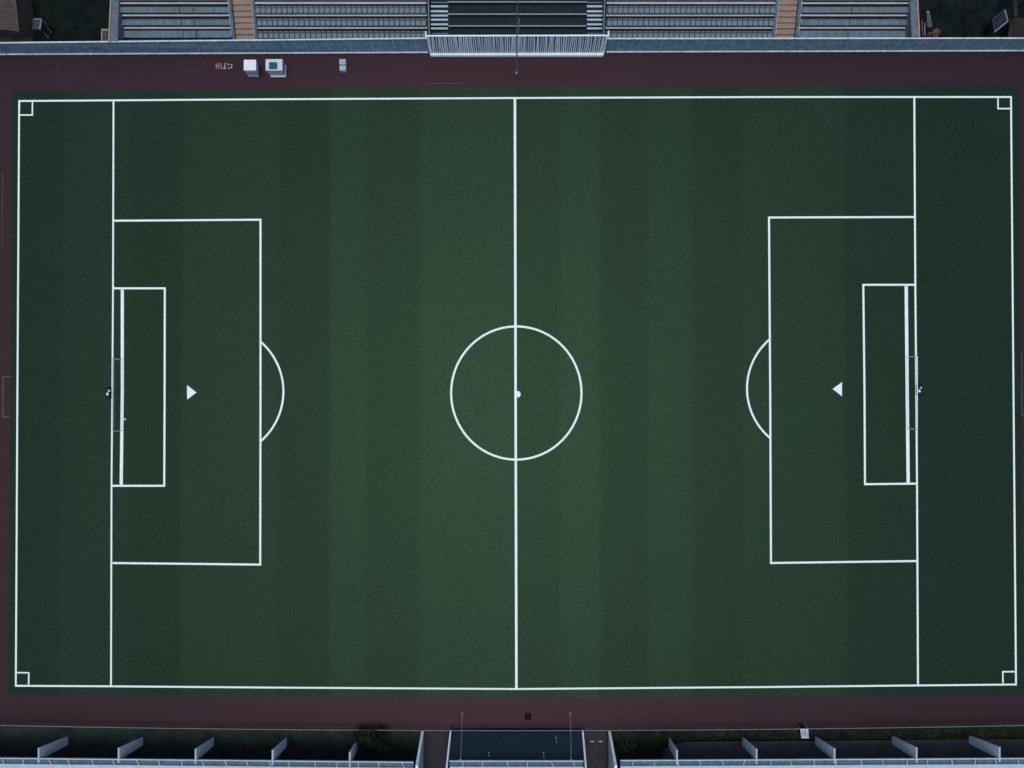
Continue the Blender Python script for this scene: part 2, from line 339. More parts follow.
# white balustrade in the middle
b0 = P(430.5, 54, .3); b1 = P(603.5, 53, .3); ZB = 3.9
a0 = P(427.6, 36, ZB); a1 = P(606.6, 35.6, ZB)
bal = thing('white_balustrade', ((b0.x+b1.x)/2, b0.y, 0), 'white slatted balustrade in front of the dark central terrace', 'balustrade')
off = Vector((0, .10, 0))
m = MB(); m.hexa([b0+off, b1+off, b1+off*1.5, b0+off*1.5], [a0+off, a1+off, a1+off*1.5, a0+off*1.5]); m.build('backing_panel', M['backing'], bal)
m = MB(); m.box(b0.x, b1.x, b0.y-.25, b0.y+.12, .02, .45); m.build('base_beam', M['white_metal'], bal, .02)
m = MB(); m.bar(a0, a1, .16, .10); m.build('handrail', M['white_metal'], bal)
for s, (lo, hi) in enumerate(((b0, a0), (b1, a1))):
    m = MB(); m.bar(lo+Vector((0, -.04, .1)), hi+Vector((0, -.04, .02)), .24, .14); m.build('end_post', M['white_metal'], bal)
    dx = -.2 if s == 0 else .2
    m = MB(); m.bar(hi+Vector((dx, -.1, -.1)), hi+Vector((dx, .45, .25)), .16, .14); m.build('end_bracket', M['white_metal'], bal)
for i in range(84):
    k = (i+.6)/84.4; w = random.choice((.10, .13, .17)); j = random.uniform(-.12, .12)
    lo = b0.lerp(b1, k); hi = a0.lerp(a1, k) + Vector((j, 0, 0))
    m = MB(); m.bar(lo+Vector((0, -.02, .12)), hi+Vector((0, -.02, 0)), w, .05); m.build('baluster', M['baluster'], bal)

# ------------------------------------------------------------ stand at the top
ROWY = [27.0, 14.4, 2.2, -10.2]          # measured step edges
def zrow(k): return 0.85 + 0.42*k
def seat_mesh():
    m = MB()
    # moulded pan, slightly dished front lip, low raked back and a pedestal
    m.hexa([(-.30, -.30, .34), (.30, -.30, .34), (.31, .26, .34), (-.31, .26, .34)], [(-.27, -.27, .42), (.27, -.27, .42), (.29, .25, .40), (-.29, .25, .40)])
    m.hexa([(-.31, .27, .36), (.31, .27, .36), (.31, .34, .36), (-.31, .34, .36)], [(-.26, .36, .62), (.26, .36, .62), (.26, .41, .62), (-.26, .41, .62)])
    m.box(-.07, .07, -.14, .16, .0, .335)
    bmesh.ops.recalc_face_normals(m.bm, faces=m.bm.faces)
    me = bpy.data.meshes.new('seat'); m.bm.to_mesh(me); m.bm.free(); me.materials.append(M['seat'])
    return me
SEAT = seat_mesh()

def block(x0, x1, label, group, kind, seam=None):
    xa = P(x0, 15, 1.5).x; xb = P(x1, 15, 1.5).x
    y_front = P(0, 41, .85).y
    t = thing('seating_block', ((xa+xb)/2, y_front, 0), label, 'seating block', group)
    ys = [y_front] + [P(0, py+1.0, zrow(k+1)).y for k, py in enumerate(ROWY)]
    for k in range(4):
        zt_ = zrow(k)
        m = MB(); m.box(xa, xb, ys[k], ys[k+1]+.1, 0, zt_)
        m.build('terrace_step', M['terrace'], t)
        if k < 3 or True:
            # riser below the pale step edge, its shade painted in as dark colour
            zn = zrow(k+1)
            m = MB(); m.box(xa+.02, xb-.02, ys[k+1]-.04, ys[k+1]+.14, zt_+.004, zn-.06); m.build('riser', M['riser'], t)
            m = MB(); m.box(xa+.05, xb-.05, ys[k+1]-.10, ys[k+1]+.13, zn-.055, zn+.02); m.build('step_edge', M['nosing'], t, .01)
        # seating in front of the riser
        yf = ys[k]; yb = ys[k+1]; mid = yf + (yb-yf)*(.34 if k else .52)
        if kind == 'seats':
            if k == 3: continue
            n = 32; step = (xb-xa-.3)/n
            for i in range(n):
                o = bpy.data.objects.new('seat', SEAT); COL.objects.link(o); o.parent = t
                o.matrix_parent_inverse = Matrix.Translation(t.location).inverted()
                o.location = (xa+.15+step*(i+.5)+random.uniform(-.01, .01), mid - (.06 if k else .30), zt_)
                o.rotation_euler = (0, 0, random.uniform(-.02, .02)); o.scale = (.98, 1.12, 1)
        else:
            xs = [xa+.25] + [P(s, 20, 1.5).x for s in seam] + [xb-.25]
            for i in range(len(xs)-1):
                d0 = mid-.34 if k else mid-.55
                m = MB(); m.box(xs[i]+.05, xs[i+1]-.05, d0, mid+.36, zt_+.34, zt_+.42)
                w = xs[i+1]-xs[i]
                m.box(xs[i]+.2, xs[i]+.35, d0+.1, mid+.2, zt_, zt_+.34); m.box(xs[i+1]-.35, xs[i+1]-.2, d0+.1, mid+.2, zt_, zt_+.34)
                m.build('bench_panel', M['bench'], t, .015)
    return t
block(117.5, 233, 'outer left block of long grey-blue benches, left of the left wooden stairs', 'outer bench blocks', 'bench', [182, 195.5])
block(256, 427.5, 'block of single grey-blue seats between left wooden stairs and dark terrace', 'inner seat blocks', 'seats')
block(605.5, 774.5, 'block of single grey-blue seats between dark terrace and right wooden stairs', 'inner seat blocks', 'seats')
block(797.5, 912, 'outer right block of long grey-blue benches, right of the right wooden stairs', 'outer bench blocks', 'bench', [849])

def stairs(x0, x1, label):
    y_front = P(0, 41, .8).y; top = P(0, -12, 2.3).y
    xa = P(x0, 15, 1.5).x; xb = P(x1, 15, 1.5).x
    t = thing('wooden_stairs', ((xa+xb)/2, y_front, 0), label, 'stairs', 'wooden stairs between the seating blocks')
    n = 9; d = (top-y_front)/n
    for i in range(n):
        z = .95+.2*i*.9; sk = .10*(1 if x0 > 512 else -1)*0
        m = MB(); m.box(xa+.36+sk, xb-.36, y_front+i*d+.035, y_front+(i+1)*d, 0, z); m.build('step', M['wood'], t, .012)
        m = MB(); m.box(xa+.38, xb-.38, y_front+(i+1)*d, y_front+(i+1)*d+.034, 0, z+.01); m.build('riser', M['wood_dark'] if i % 2 else M['wood'], t)
    for x in (xa+.14, xb-.14):
        m = MB(); m.hexa([(x-.16, y_front, 0), (x+.16, y_front, 0), (x+.16, top, 0), (x-.16, top, 0)],
                         [(x-.16, y_front, 1.15), (x+.16, y_front, 1.15), (x+.16, top, 2.75), (x-.16, top, 2.75)])
        m.build('side_wall', M['concrete'], t)
        m = MB(); m.tube((x, y_front+.1, 1.75), (x, top, 3.35), .03)
        for k in range(6):
            q = k/5.0; m.tube((x, y_front+.15+(top-y_front-.3)*q, 1.1+1.6*q), (x, y_front+.15+(top-y_front-.3)*q, 1.75+1.6*q), .025)
        m.build('handrail', M['fence_post'], t)
stairs(231.5, 256.6, 'tan wooden stairs in the left half of the stand')
stairs(773.5, 798.5, 'tan wooden stairs in the right half of the stand')

# dark central terrace
xa = P(427.6, 18, 1.5).x; xb = P(605.4, 18, 1.5).x; yf = P(0, 40, 1.0).y
ct = thing('central_terrace', ((xa+xb)/2, yf, 0), 'dark teal central terrace with thin pale step edges behind white balustrade', 'terrace')
ys = [yf] + [P(0, py, zrow(k+1)).y for k, py in enumerate([25.8, 14.0, 1.8, -10.4])]
for k in range(4):
    m = MB(); m.box(xa+.05, xb-.05, ys[k], ys[k+1], 0, zrow(k)); m.build('terrace_step', M['teal_dark'], ct)
    zn = zrow(k+1)
    m = MB(); m.box(P(448, 18, 1.5).x, P(586.5, 18, 1.5).x, ys[k+1]-.10, ys[k+1]+.06, zn-.05, zn+.015); m.build('step_edge', M['nosing_b'], ct, .01)
for (s0, s1) in ((430.8, 448), (587, 602.5)):
    for i, py in enumerate([33.5, 28.3, 24.3, 19.6, 15.4, 11.2, 6.2, 1.6, -3, -7.5]):
        z = zrow(0)+.16+.145*i; c0 = P(s0, py, z); c1 = P(s1, py, z); tw = .13 if i else .07
        m = MB(); m.box(c0.x, c1.x, c0.y-tw, c0.y+tw, z-.10, z); m.build('stair_tread', M['tread'] if i else M['concrete'], ct, .01)
    c0 = P(s0, 33, 1).x; c1 = P(s1, 33, 1).x
for s0 in (428.6, 604.3):
    x = P(s0, 18, 2.2).x
    m = MB(); m.hexa([(x-.14, yf, 0), (x+.14, yf, 0), (x+.14, ys[4], 0), (x-.14, ys[4], 0)], [(x-.14, yf, 1.3), (x+.14, yf, 1.3), (x+.14, ys[4], 2.9), (x-.14, ys[4], 2.9)])
    m.build('side_wall', M['teal'], ct)
    m = MB(); m.bar((x, yf, 1.36), (x, ys[4], 2.96), .07, .05); m.build('wall_edge', M['nosing_b'], ct)

# end walls
def endwall(pts_wall, pts_cap, label):
    b = P(pts_wall[0][0], 30, 0); t = thing('end_wall', (b.x, b.y, 0), label, 'wall', 'grey end walls of the stand')
    slab(pts_wall, 0, 2.4).build('wall', M['concrete'], t, .02)
    slab(pts_cap, 2.1, 2.5).build('coping', M['wall_cap'], t, .02)
endwall([(111.8, -14), (119.2, -14), (117.5, 41), (109.2, 41)], [(110.6, -14), (112.0, -14), (109.4, 41), (107.9, 41)], 'grey end wall with tan coping at the left end of the stand')
endwall([(909.5, -14), (915.8, -14), (918.6, 36.6), (911.8, 36.6)], [(916, -14), (917.8, -14), (920.3, 36.6), (918.7, 36.6)], 'grey end wall with tan coping at the right end of the stand')
bp = P(105, 35, 0); t = thing('brick_pier', (bp.x, bp.y, 0), 'short brown pier with tan rim against the left end wall', 'pier')
slab([(103, 30.5), (107.6, 30.5), (107.2, 41), (102.6, 41)], 0, 1.9).build('shaft', M['brick'], t, .01)
slab([(101.4, 28.8), (107.8, 28.8), (107.7, 30.4), (101.3, 30.4)], 1.5, 2.0).build('rim', M['wall_cap'], t, .01)
slab([(101.3, 30.5), (102.5, 30.5), (102.2, 41), (100.9, 41)], 1.5, 2.0).build('rim', M['wall_cap'], t, .01)

# ------------------------------------------------------------ masts and poles
def pole(name, base, h, r, label, cat, group, material, top_px=None, head=None):
    b = P(*base, 0); t = thing(name, (b.x, b.y, 0), label, cat, group)
    m = MB(); m.box(b.x-.12, b.x+.12, b.y-.12, b.y+.12, .0, .12); m.build('base_plate', M['metal_mid'], t, .02)
    m = MB(); tp = P(*top_px, h) if top_px else Vector((b.x, b.y, h)); m.tube((b.x, b.y, .1), tp, r, r*.75, 12); m.build('shaft', material, t)
    if head:
        m = MB(); m.box(b.x-.9, b.x+.9, b.y-.14, b.y+.14, h-.05, h+.12); m.build('lamp_bar', M['metal_mid'], t, .02)
        for dx in (-.65, 0, .65):
            m = MB(); m.hexa([(b.x+dx-.2, b.y-.45, h-.25), (b.x+dx+.2, b.y-.45, h-.25), (b.x+dx+.2, b.y-.15, h-.3), (b.x+dx-.2, b.y-.15, h-.3)],
                             [(b.x+dx-.2, b.y-.42, h+.05), (b.x+dx+.2, b.y-.42, h+.05), (b.x+dx+.2, b.y-.15, h+.05), (b.x+dx-.2, b.y-.15, h+.05)])
            m.build('lamp', M['metal_mid'], t, .01)
    else:
        m = MB(); bmesh.ops.create_uvsphere(m.bm, u_segments=10, v_segments=6, radius=r*1.6, matrix=Matrix.Translation(tp)); m.build('finial', material, t)
    m = MB(); m.tube((b.x, b.y, .12), (b.x, b.y, .45), r*2.1, r*1.5, 12); m.build('collar', M['fence_post'], t)
pole('floodlight_mast', (516.6, 73.5), 17.0, .085, 'tall dark mast on the track in front of white balustrade', 'mast', None, M['metal_mid'], head=True)
pole('flagpole', (462.5, 713), 10.2, .05, 'thin pale pole on the near track, left of the square drain cover', 'pole', 'thin poles before the teal roof', M['fence_post'], top_px=(460.6, 759.5))
pole('flagpole', (570.3, 713), 10.2, .05, 'thin pale pole on the near track, right of the square drain cover', 'pole', 'thin poles before the teal roof', M['fence_post'], top_px=(571.2, 759.5))
b = P(518.2, 36, .9); t = thing('short_pole', (b.x, b.y, .85), 'short pale pole standing on the central terrace beside the mast', 'pole')
m = MB(); m.tube((b.x, b.y, .85), (b.x+.12, b.y+.35, 4.0), .045); m.build('shaft', M['fence_post'], t)
m = MB(); m.tube((b.x, b.y, .85), (b.x, b.y, 1.0), .12); m.build('foot', M['fence_post'], t)

# ------------------------------------------------------------ cabinets on the track
def cab_poly(x0, x1, y0, y1, z): return quadpx([(x0, y0), (x1, y0), (x1, y1), (x0, y1)], z)
zc = 1.4
c = P(251, 68, 0); t = thing('utility_cabinet', (c.x, c.y, 0), 'plain white cabinet on the far track, right of the small painted characters', 'cabinet')
pl = cab_poly(244.2, 256.2, 60.2, 70.4, zc); x0, x1 = pl[0][0], pl[1][0]; yt, yb_ = pl[0][1], pl[2][1]
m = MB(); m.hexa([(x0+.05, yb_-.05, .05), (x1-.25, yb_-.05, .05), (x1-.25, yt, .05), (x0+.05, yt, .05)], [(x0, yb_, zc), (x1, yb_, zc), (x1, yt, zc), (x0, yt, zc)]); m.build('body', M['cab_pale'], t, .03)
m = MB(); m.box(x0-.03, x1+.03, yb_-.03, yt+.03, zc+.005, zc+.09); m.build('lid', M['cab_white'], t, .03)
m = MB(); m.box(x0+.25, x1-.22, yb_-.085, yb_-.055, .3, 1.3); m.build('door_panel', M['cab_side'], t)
m = MB(); m.box(x0+.03, x1-.22, yb_-.10, yt+.02, 0, .1); m.build('plinth', M['cab_pale'], t, .02)
m = MB(); m.box(x1-.42, x1-.38, yb_-.12, yb_-.08, .7, .9); m.build('handle', M['metal_dark'], t)

c = P(275, 68, 0); t = thing('utility_cabinet', (c.x, c.y, 0), 'pale cabinet with a dark blue square panel in its top', 'cabinet')
pl = cab_poly(265.8, 282.6, 59.4, 70.8, zc); x0, x1 = pl[0][0], pl[1][0]; yt, yb_ = pl[0][1], pl[2][1]
m = MB(); m.hexa([(x0+.1, yb_+.0, .05), (x1-.1, yb_+.0, .05), (x1-.1, yt, .05), (x0+.1, yt, .05)], [(x0+.02, yb_+.02, zc), (x1-.02, yb_+.02, zc), (x1-.02, yt, zc), (x0+.02, yt, zc)]); m.build('body', M['cab_side'], t, .02)
m = MB(); m.box(x0, x1, yb_, yt, zc+.005, zc+.08); m.build('lid', M['cab_pale'], t, .02)
p2 = cab_poly(269, 277.3, 62.3, 69.2, zc+.1)
m = MB(); m.box(p2[0][0], p2[1][0], p2[2][1], p2[0][1], zc+.085, zc+.11); m.build('blue_panel', M['blue'], t)
m = MB(); m.box(x0+.14, x1-.08, yb_-.14, yb_-.02, 0, .22); m.build('plinth', M['cab_white'], t, .02)
m = MB(); m.box(x1-.10, x1-.02, yb_-.02, yt-.1, 0, .22); m.build('plinth', M['cab_white'], t, .02)
m = MB(); m.bar((x1+.01, yb_+.3, .9), (x1+.01, yt-.3, .9), .05); m.build('handle', M['metal_dark'], t)

c = P(343, 65, 0); t = thing('small_cabinet', (c.x, c.y, 0), 'small grey-green box alone on the far track, right of the cabinets', 'box')
pl = cab_poly(339.3, 345.6, 59, 70, .7); x0, x1 = pl[0][0], pl[1][0]; yt, yb_ = pl[0][1], pl[2][1]; ym = (yt+yb_)/2
m = MB(); m.box(x0, x1, yb_, ym-.08, 0, .62); m.build('body', M['cab_side'], t, .03)
m = MB(); m.box(x0, x1, ym+.02, yt, 0, .7); m.build('body', M['cab_side'], t, .03)
m = MB(); m.box(x0+.04, x1-.04, ym-.08, ym+.02, 0, .5); m.build('joint', M['blue'], t)

# drain cover
dx = P(528, 716.6, 0); t = thing('drain_cover', (dx.x, dx.y, 0), 'dark square drain cover set in the near track', 'drain cover')
m = MB(); m.box(dx.x-.42, dx.x+.42, dx.y-.42, dx.y+.42, .002, .03); m.build('frame', M['black'], t)
m = MB()
for i in range(6): m.box(dx.x-.36, dx.x+.36, dx.y-.36+i*.125, dx.y-.30+i*.125, .032, .05)
m.build('grate', M['black'], t)

# ------------------------------------------------------------ near side rail
def yrail(px):
    k = (px-512)/512.0; return 730.6 - 5.2*k*k
n = 14; xs = [-100 + i*(1224/ n) for i in range(n+1)]
b = P(512, 730, 0); t = thing('pipe_rail', (b.x, b.y, 0), 'thin pale pipe rail along the near edge of the track', 'railing')
m = MB()
for i in range(n):
    m.tube(P(xs[i], yrail(max(-60, min(1084, xs[i]))), 1.0), P(xs[i+1], yrail(max(-60, min(1084, xs[i+1]))), 1.0), .05, None, 8)
m.build('pipe', M['pipe'], t)
for px in (23, 100, 181, 259, 328, 398, 669, 744, 828, 955, 1003):
    q = P(px, yrail(px), 1.0); m = MB(); m.tube((q.x, q.y, 0), (q.x, q.y, .97), .035); m.build('post', M['pipe'], t)

# ------------------------------------------------------------ near side floors
def sheet(name, pts, z, material, thick=.012):
    return tag(MB().prism(quadpx(pts, z), z-thick, z).build(name, material), kind='structure')
sheet('verge', [(609, 729.5), (1100, 724), (1100, 738), (1024, 737.5), (690, 740), (660, 750), (650, 775), (610, 775)], .012, M['grass'])
sheet('service_path', [(661, 752), (672, 742), (1100, 738.6), (1100, 800), (656, 800)], .006, M['asphalt'])
sheet('lawn', [(-100, 725), (422, 730), (422, 800), (-100, 800)], .008, M['lawn'])
for pts in ([(424, 731), (448, 731), (448, 860), (424, 860)], [(584.5, 731), (607.5, 731), (607.5, 860), (584.5, 860)]):
    sheet('entry_path', pts, .024, M['ramp'])

def tufts(name, rect, n, materials, h=.25, label=None, dens=None):
    m = MB()
    for i in range(n):
        px = random.uniform(rect[0], rect[1]); py = random.uniform(rect[2], rect[3])
        if dens and not dens(px, py): continue
        c = P(px, py, .01); a = random.uniform(0, 6.28)
        for k in range(3):
            a += 2.1; l = h*random.uniform(.5, 1.2); w = .05
            d = Vector((math.cos(a), math.sin(a), 0)); s = Vector((-d.y, d.x, 0))*w
            m.face([c-s, c+s, c+d*l+s*.4+Vector((0, 0, l*.5)), c+d*l-s*.4+Vector((0, 0, l*.5))])
    return tag(m.build(name, materials, None, recalc=False), label, 'grass', kind='stuff')
tufts('rough_grass', (612, 1024, 730, 738.5), 2600, M['blade'], .22, 'rough dark green grass strip behind the pipe rail on the right')
tufts('dry_grass', (660, 1000, 730, 738), 260, M['blade_dry'], .2, 'yellowed tufts in the grass strip behind the right pipe rail')
tufts('weeds', (200, 421, 732, 756), 1500, M['blade'], .16, 'sparse dark weeds on the ground left of the left ramp wall', lambda x, y: random.random() < (x-150)/280)
tufts('weeds', (612, 665, 732, 756), 500, M['blade'], .2, 'dark weeds on the ground right of the right ramp wall')

# ------------------------------------------------------------ piers and near roofs
ZR = 4.6
def pier(bx, by, tx, ty, label):
    b0 = P(bx, by, .1); b1 = P(bx, by+8, .1); t0 = P(tx, ty, ZR); t1 = P(tx, ty+15, ZR)
    sgn = -1 if bx < 512 else 1; w = .19
    t = thing('roof_pier', (b0.x, b0.y, 0), label, 'pier', 'slanting piers along the near roof')
    X0 = b0.x-.5*w; X1 = b0.x+.5*w
    T0 = t0.x-.5*w; T1 = t0.x+.5*w
    prof_b = [(b0.y, .0), (t0.y, ZR-.06), (t1.y, ZR-.06), (t1.y, ZR-.25), (P(tx, ty+10.5, 4.15).y, 4.15), (b1.y, .0)]
    m = MB(); L = []; Q = []
    for (y, z) in prof_b:
        k = z/ZR; L.append(m.bm.verts.new((X0+(T0-X0)*k, y, z))); Q.append(m.bm.verts.new((X1+(T1-X1)*k, y, z)))
    m.bm.faces.new(L); m.bm.faces.new(Q[::-1]); nn = len(L)
    for i in range(nn): m.bm.faces.new((L[i], L[(i+1) % nn], Q[(i+1) % nn], Q[i]))
    m.build('pier_body', M['pier'], t)
    m = MB(); m.box(T0-.01, T1+.01, t1.y, t0.y+.01, ZR-.055, ZR); m.build('cap', M['pier_cap'], t)
ordn = ['first', 'second', 'third', 'fourth', 'fifth']
for i, a in enumerate([(67, 737, 38.6, 748), (142, 737.5, 118.6, 748), (213, 738, 195.6, 749), (286, 738.5, 272.6, 750), (357.5, 740, 349.8, 752)]):
    pier(*a, ordn[i] + ' slanting pale pier from the left along the left near roof')
for i, a in enumerate([(669.5, 738.5, 677, 750), (743, 737.5, 756.6, 749), (816, 737, 834.6, 748.5), (893, 736.5, 916.6, 747.5), (970, 736, 999.6, 747)]):
    pier(*a, ordn[i] + ' slanting pale pier right of the right ramp wall, along the right near roof')

def near_roof(x0, x1, yl, yr, yr2, label, zr=ZR):
    c = P((x0+x1)/2, 790, zr); t = thing('canopy', (c.x, c.y, 0), label, 'roof', 'pale roofs along the near edge')
    slab([(x0, yl+5.8), (x1, yr+5.8), (x1, 850), (x0, 850)], zr-.25, zr-.02).build('roof_sheet', M['roof'], t, .02)
    a = P(x0, yl, zr); b = P(x1, yr, zr)
    m = MB(); m.bar(a, b, .12, .1); m.build('front_rail', M['white_dim'], t)
    a2 = P(x0, yl+5.6, zr); b2 = P(x1, yr+5.6, zr)
    m = MB(); m.hexa([a+Vector((0, 0, -.30)), b+Vector((0, 0, -.30)), b2+Vector((0, 0, -.30)), a2+Vector((0, 0, -.30))],
                     [a+Vector((0, 0, -.22)), b+Vector((0, 0, -.22)), b2+Vector((0, 0, -.22)), a2+Vector((0, 0, -.22))]); m.build('gutter', M['gutter'], t)
    n = max(3, int((x1-x0)/22))
    for i in range(n):
        k = (i+.5+random.uniform(-.1, .1))/n; p = a.lerp(b, k); q = a2.lerp(b2, k)+Vector((random.uniform(-.2, .35), 0, 0))
        m = MB(); m.bar(p, q, .07, .05); m.build('strut', M['white_dim'], t)
    w = P(0, 830, 0).y
    m = MB(); m.box(min(a.x, b.x)+.3, max(a.x, b.x)-.3, w-.3, w, 0, zr-.26); m.build('rear_wall', M['concrete'], t)
near_roof(-120, 413.4, 757.0, 763.0-.8, 0, 'long pale roof with a thin front rail, left of the left ramp')
near_roof(620.5, 1144, 760.5, 757.8, 0, 'long pale roof with a thin front rail, right of the right ramp')
# centre roof: sloping teal membrane between white edges
ct = thing('teal_roof', (P(517, 745, 0).x, P(517, 745, 0).y, 0), 'sloping dark teal roof with white edges between the two ramps', 'roof')
A = P(451.5, 731, .6); B = P(581.8, 731, .6); Cc = P(583.6, 762, 4.2); D = P(448.6, 762, 4.2)
dn = Vector((0, 0, -.25))
m = MB(); m.hexa([A+dn, B+dn, Cc+dn, D+dn], [A, B, Cc, D]); m.build('membrane', M['teal'], ct)
for (lo, hi) in ((A, P(447, 768, 4.9)), (B, P(585.4, 768, 4.9))):
    sx = -.10 if lo is A else .10
    m = MB(); m.bar(lo+Vector((sx, .1, .1)), hi+Vector((sx*.4, 0, .05)), .20, .3); m.build('edge_trim', M['white_metal'], ct)
for (lo, hi) in ((A, D), (B, Cc)):
    m = MB(); m.hexa([(lo.x-.05, hi.y, 0), (lo.x+.05, hi.y, 0), (lo.x+.05, lo.y, 0), (lo.x-.05, lo.y, 0)], [(hi.x-.05, hi.y, 3.9), (hi.x+.05, hi.y, 3.9), (lo.x+.05, lo.y, .4), (lo.x-.05, lo.y, .4)]); m.build('side_wall', M['concrete'], ct)
near_roof(449.6, 583.4, 761.0, 761.0, 0, 'short pale roof with front rail below the dark teal roof', 4.6)
for px, py, s in ((556, 737, 1.), (489, 752, .7), (543.5, 752, .9)):
    z = .6 + (py-731)/31*3.6; q = P(px, py, z)
    lab = {556: 'thin vent pipe on the teal roof nearest the rail', 489: 'small vent pipe low on the left of the teal roof', 543.5: 'small vent pipe low on the teal roof, right of its middle'}[px]
    t = thing('vent_pipe', (q.x, q.y, q.z), lab, 'vent', 'vent pipes on the teal roof')
    m = MB(); m.tube((q.x, q.y, q.z-.1), (q.x, q.y, q.z+1.3*s), .04); m.build('pipe', M['fence_post'], t)
    m = MB(); m.bar((q.x-.12, q.y, q.z+.1), (q.x+.12, q.y, q.z+.1), .05); m.build('bracket', M['fence_post'], t)

# ramp walls
def rampwall(bx, tx, label):
    f = P(bx, 730.5, 0); tp = P(tx, 765.5, 5.0); yb_ = P(0, 850, 0).y; w = .12
    t = thing('ramp_wall', (f.x, f.y, 0), label, 'wall', 'white wedge walls of the ramps')
    m = MB(); pr = [(f.y, 0), (f.y, .25), (tp.y, 5.0), (yb_, 5.0), (yb_, 0)]
    L = [m.bm.verts.new((f.x-w, y, z)) for y, z in pr]; Q = [m.bm.verts.new((f.x+w, y, z)) for y, z in pr]
    m.bm.faces.new(L); m.bm.faces.new(Q[::-1])
    for i in range(5): m.bm.faces.new((L[i], L[(i+1) % 5], Q[(i+1) % 5], Q[i]))
    m.build('wall', M['white_dim'], t)
    m = MB(); m.bar((f.x, f.y+.02, .28), (f.x, tp.y, 5.04), .3, .07); m.bar((f.x, tp.y, 5.05), (f.x, yb_, 5.05), .3, .07); m.build('coping', M['white_metal'], t)
rampwall(422.8, 415, 'white wedge wall on the outer side of the left ramp')
rampwall(609.2, 619.5, 'white wedge wall on the outer side of the right ramp')

# sign by the near rail on the right
s0 = P(804.5, 737, .2); t = thing('notice_board', (s0.x, s0.y, 0), 'small white notice board hanging behind the right near rail', 'sign')
q = quadpx([(800.3, 729), (808.4, 729), (809, 738), (801.6, 738)], 1.1)
m = MB(); m.hexa([(x, y, 1.0) for x, y in q], [(x, y, 1.06) for x, y in q]); m.build('board', M['white_dim'], t)
m = MB()
for i in range(3):
    m.box(q[0][0]+.2+.22*i, q[0][0]+.3+.22*i, q[2][1]+.30, q[0][1]-.15, 1.062, 1.07)
m.build('dark_stripes', M['metal_mid'], t)
m = MB(); m.box(q[3][0], q[2][0], q[2][1]-.03, q[2][1]+.07, 1.062, 1.09); m.build('lower_edge', M['white_metal'], t)
for k in (0, 1):
    m = MB(); m.tube((q[k][0], q[k][1]+.02, 0), (q[k][0], q[k][1]+.02, 1.05), .03); m.build('leg', M['fence_post'], t)

# litter on the right ramp
for px, lab in ((592, 'white scrap of litter on the right ramp, the left one'), (600.5, 'white scrap of litter on the right ramp, the right one')):
    c = P(px, 741.4, .03); m = MB()
    pts = [(-.28, 0, 0), (-.05, -.08, .05), (.22, -.03, .01), (.3, .05, .02), (.02, .08, .06), (-.2, .06, .01)]
    m.prism([(c.x+a, c.y+b) for a, b, _ in pts], .03, .07)
    tag(m.build('litter', M['cab_side'], bevel=.01), lab, 'litter', 'litter on the right ramp')
# pale branches heap beyond the right ramp wall
c = P(628, 746, 0); m = MB()
for i in range(34):
    a = random.uniform(0, 6.28); r = random.uniform(.25, .95); l = random.uniform(.15, .4); b_ = random.uniform(0, 6.28)
    p = Vector((c.x+r*math.cos(a), c.y+r*.9*math.sin(a), random.uniform(.05, .25))); m.tube(p, p+Vector((math.cos(b_)*l, math.sin(b_)*l, .05)), .02, .012, 5)
tag(m.build('branch_heap', M['metal_mid']), 'loose heap of pale broken twigs beyond the right ramp wall', 'twigs')

# ------------------------------------------------------------ shrubs
def shrub(name, px, py, rx, ry, zc, rz, n, leafmat, label, cat, ls=.14, trunk=True):
    c = P(px, py, zc); t = thing(name, (c.x, c.y, 0), label, cat)
    m = MB(); clumps = []
    for i in range(16):
        a = random.uniform(0, 6.28); q = random.random()**.5*.72; z = random.uniform(-.7, .8)
        clumps.append((Vector((math.cos(a)*q*rx, math.sin(a)*q*ry, z*rz)), random.uniform(.25, .5)))
    for i in range(n):
        cc, r = random.choice(clumps); v = Vector((random.gauss(0, 1), random.gauss(0, 1), random.gauss(0, 1))).normalized()*r*random.uniform(.5, 1.05)
        p = c + cc + Vector((v.x*rx, v.y*ry, v.z*rz))
        if p.z < .05: continue
        a = Vector((random.gauss(0, 1), random.gauss(0, 1), random.gauss(0, .6))).normalized(); b_ = a.cross(Vector((random.gauss(0, 1), random.gauss(0, 1), random.gauss(0, 1)))).normalized()
        s = ls*random.uniform(.6, 1.3); m.face([p-a*s, p+b_*s*.5, p+a*s, p-b_*s*.5])
    m.build('foliage', leafmat, t, recalc=False)
    m = MB(); m.tube((c.x, c.y, 0), (c.x, c.y, zc), .10*min(1, rx/2), .05*min(1, rx/2), 7)
    for k in range(5):
        a = k*1.26; m.tube((c.x, c.y, zc*.5), (c.x+math.cos(a)*rx*.5, c.y+math.sin(a)*ry*.5, zc+rz*.3), .04*min(1, rx/2), .015, 5)
    m.build('stem', M['bark'], t)
shrub('shrub', 370, 741, 2.6, 1.9, 1.1, .8, 2600, M['leaf'], 'dark leafy shrub overhanging the near rail, left of the left ramp', 'shrub')
shrub('rust_shrub', 934.5, 33.5, .75, .65, .9, .5, 900, M['leaf_rust'], 'small rust-coloured shrub beside the right end wall, behind the fence', 'shrub', .10)

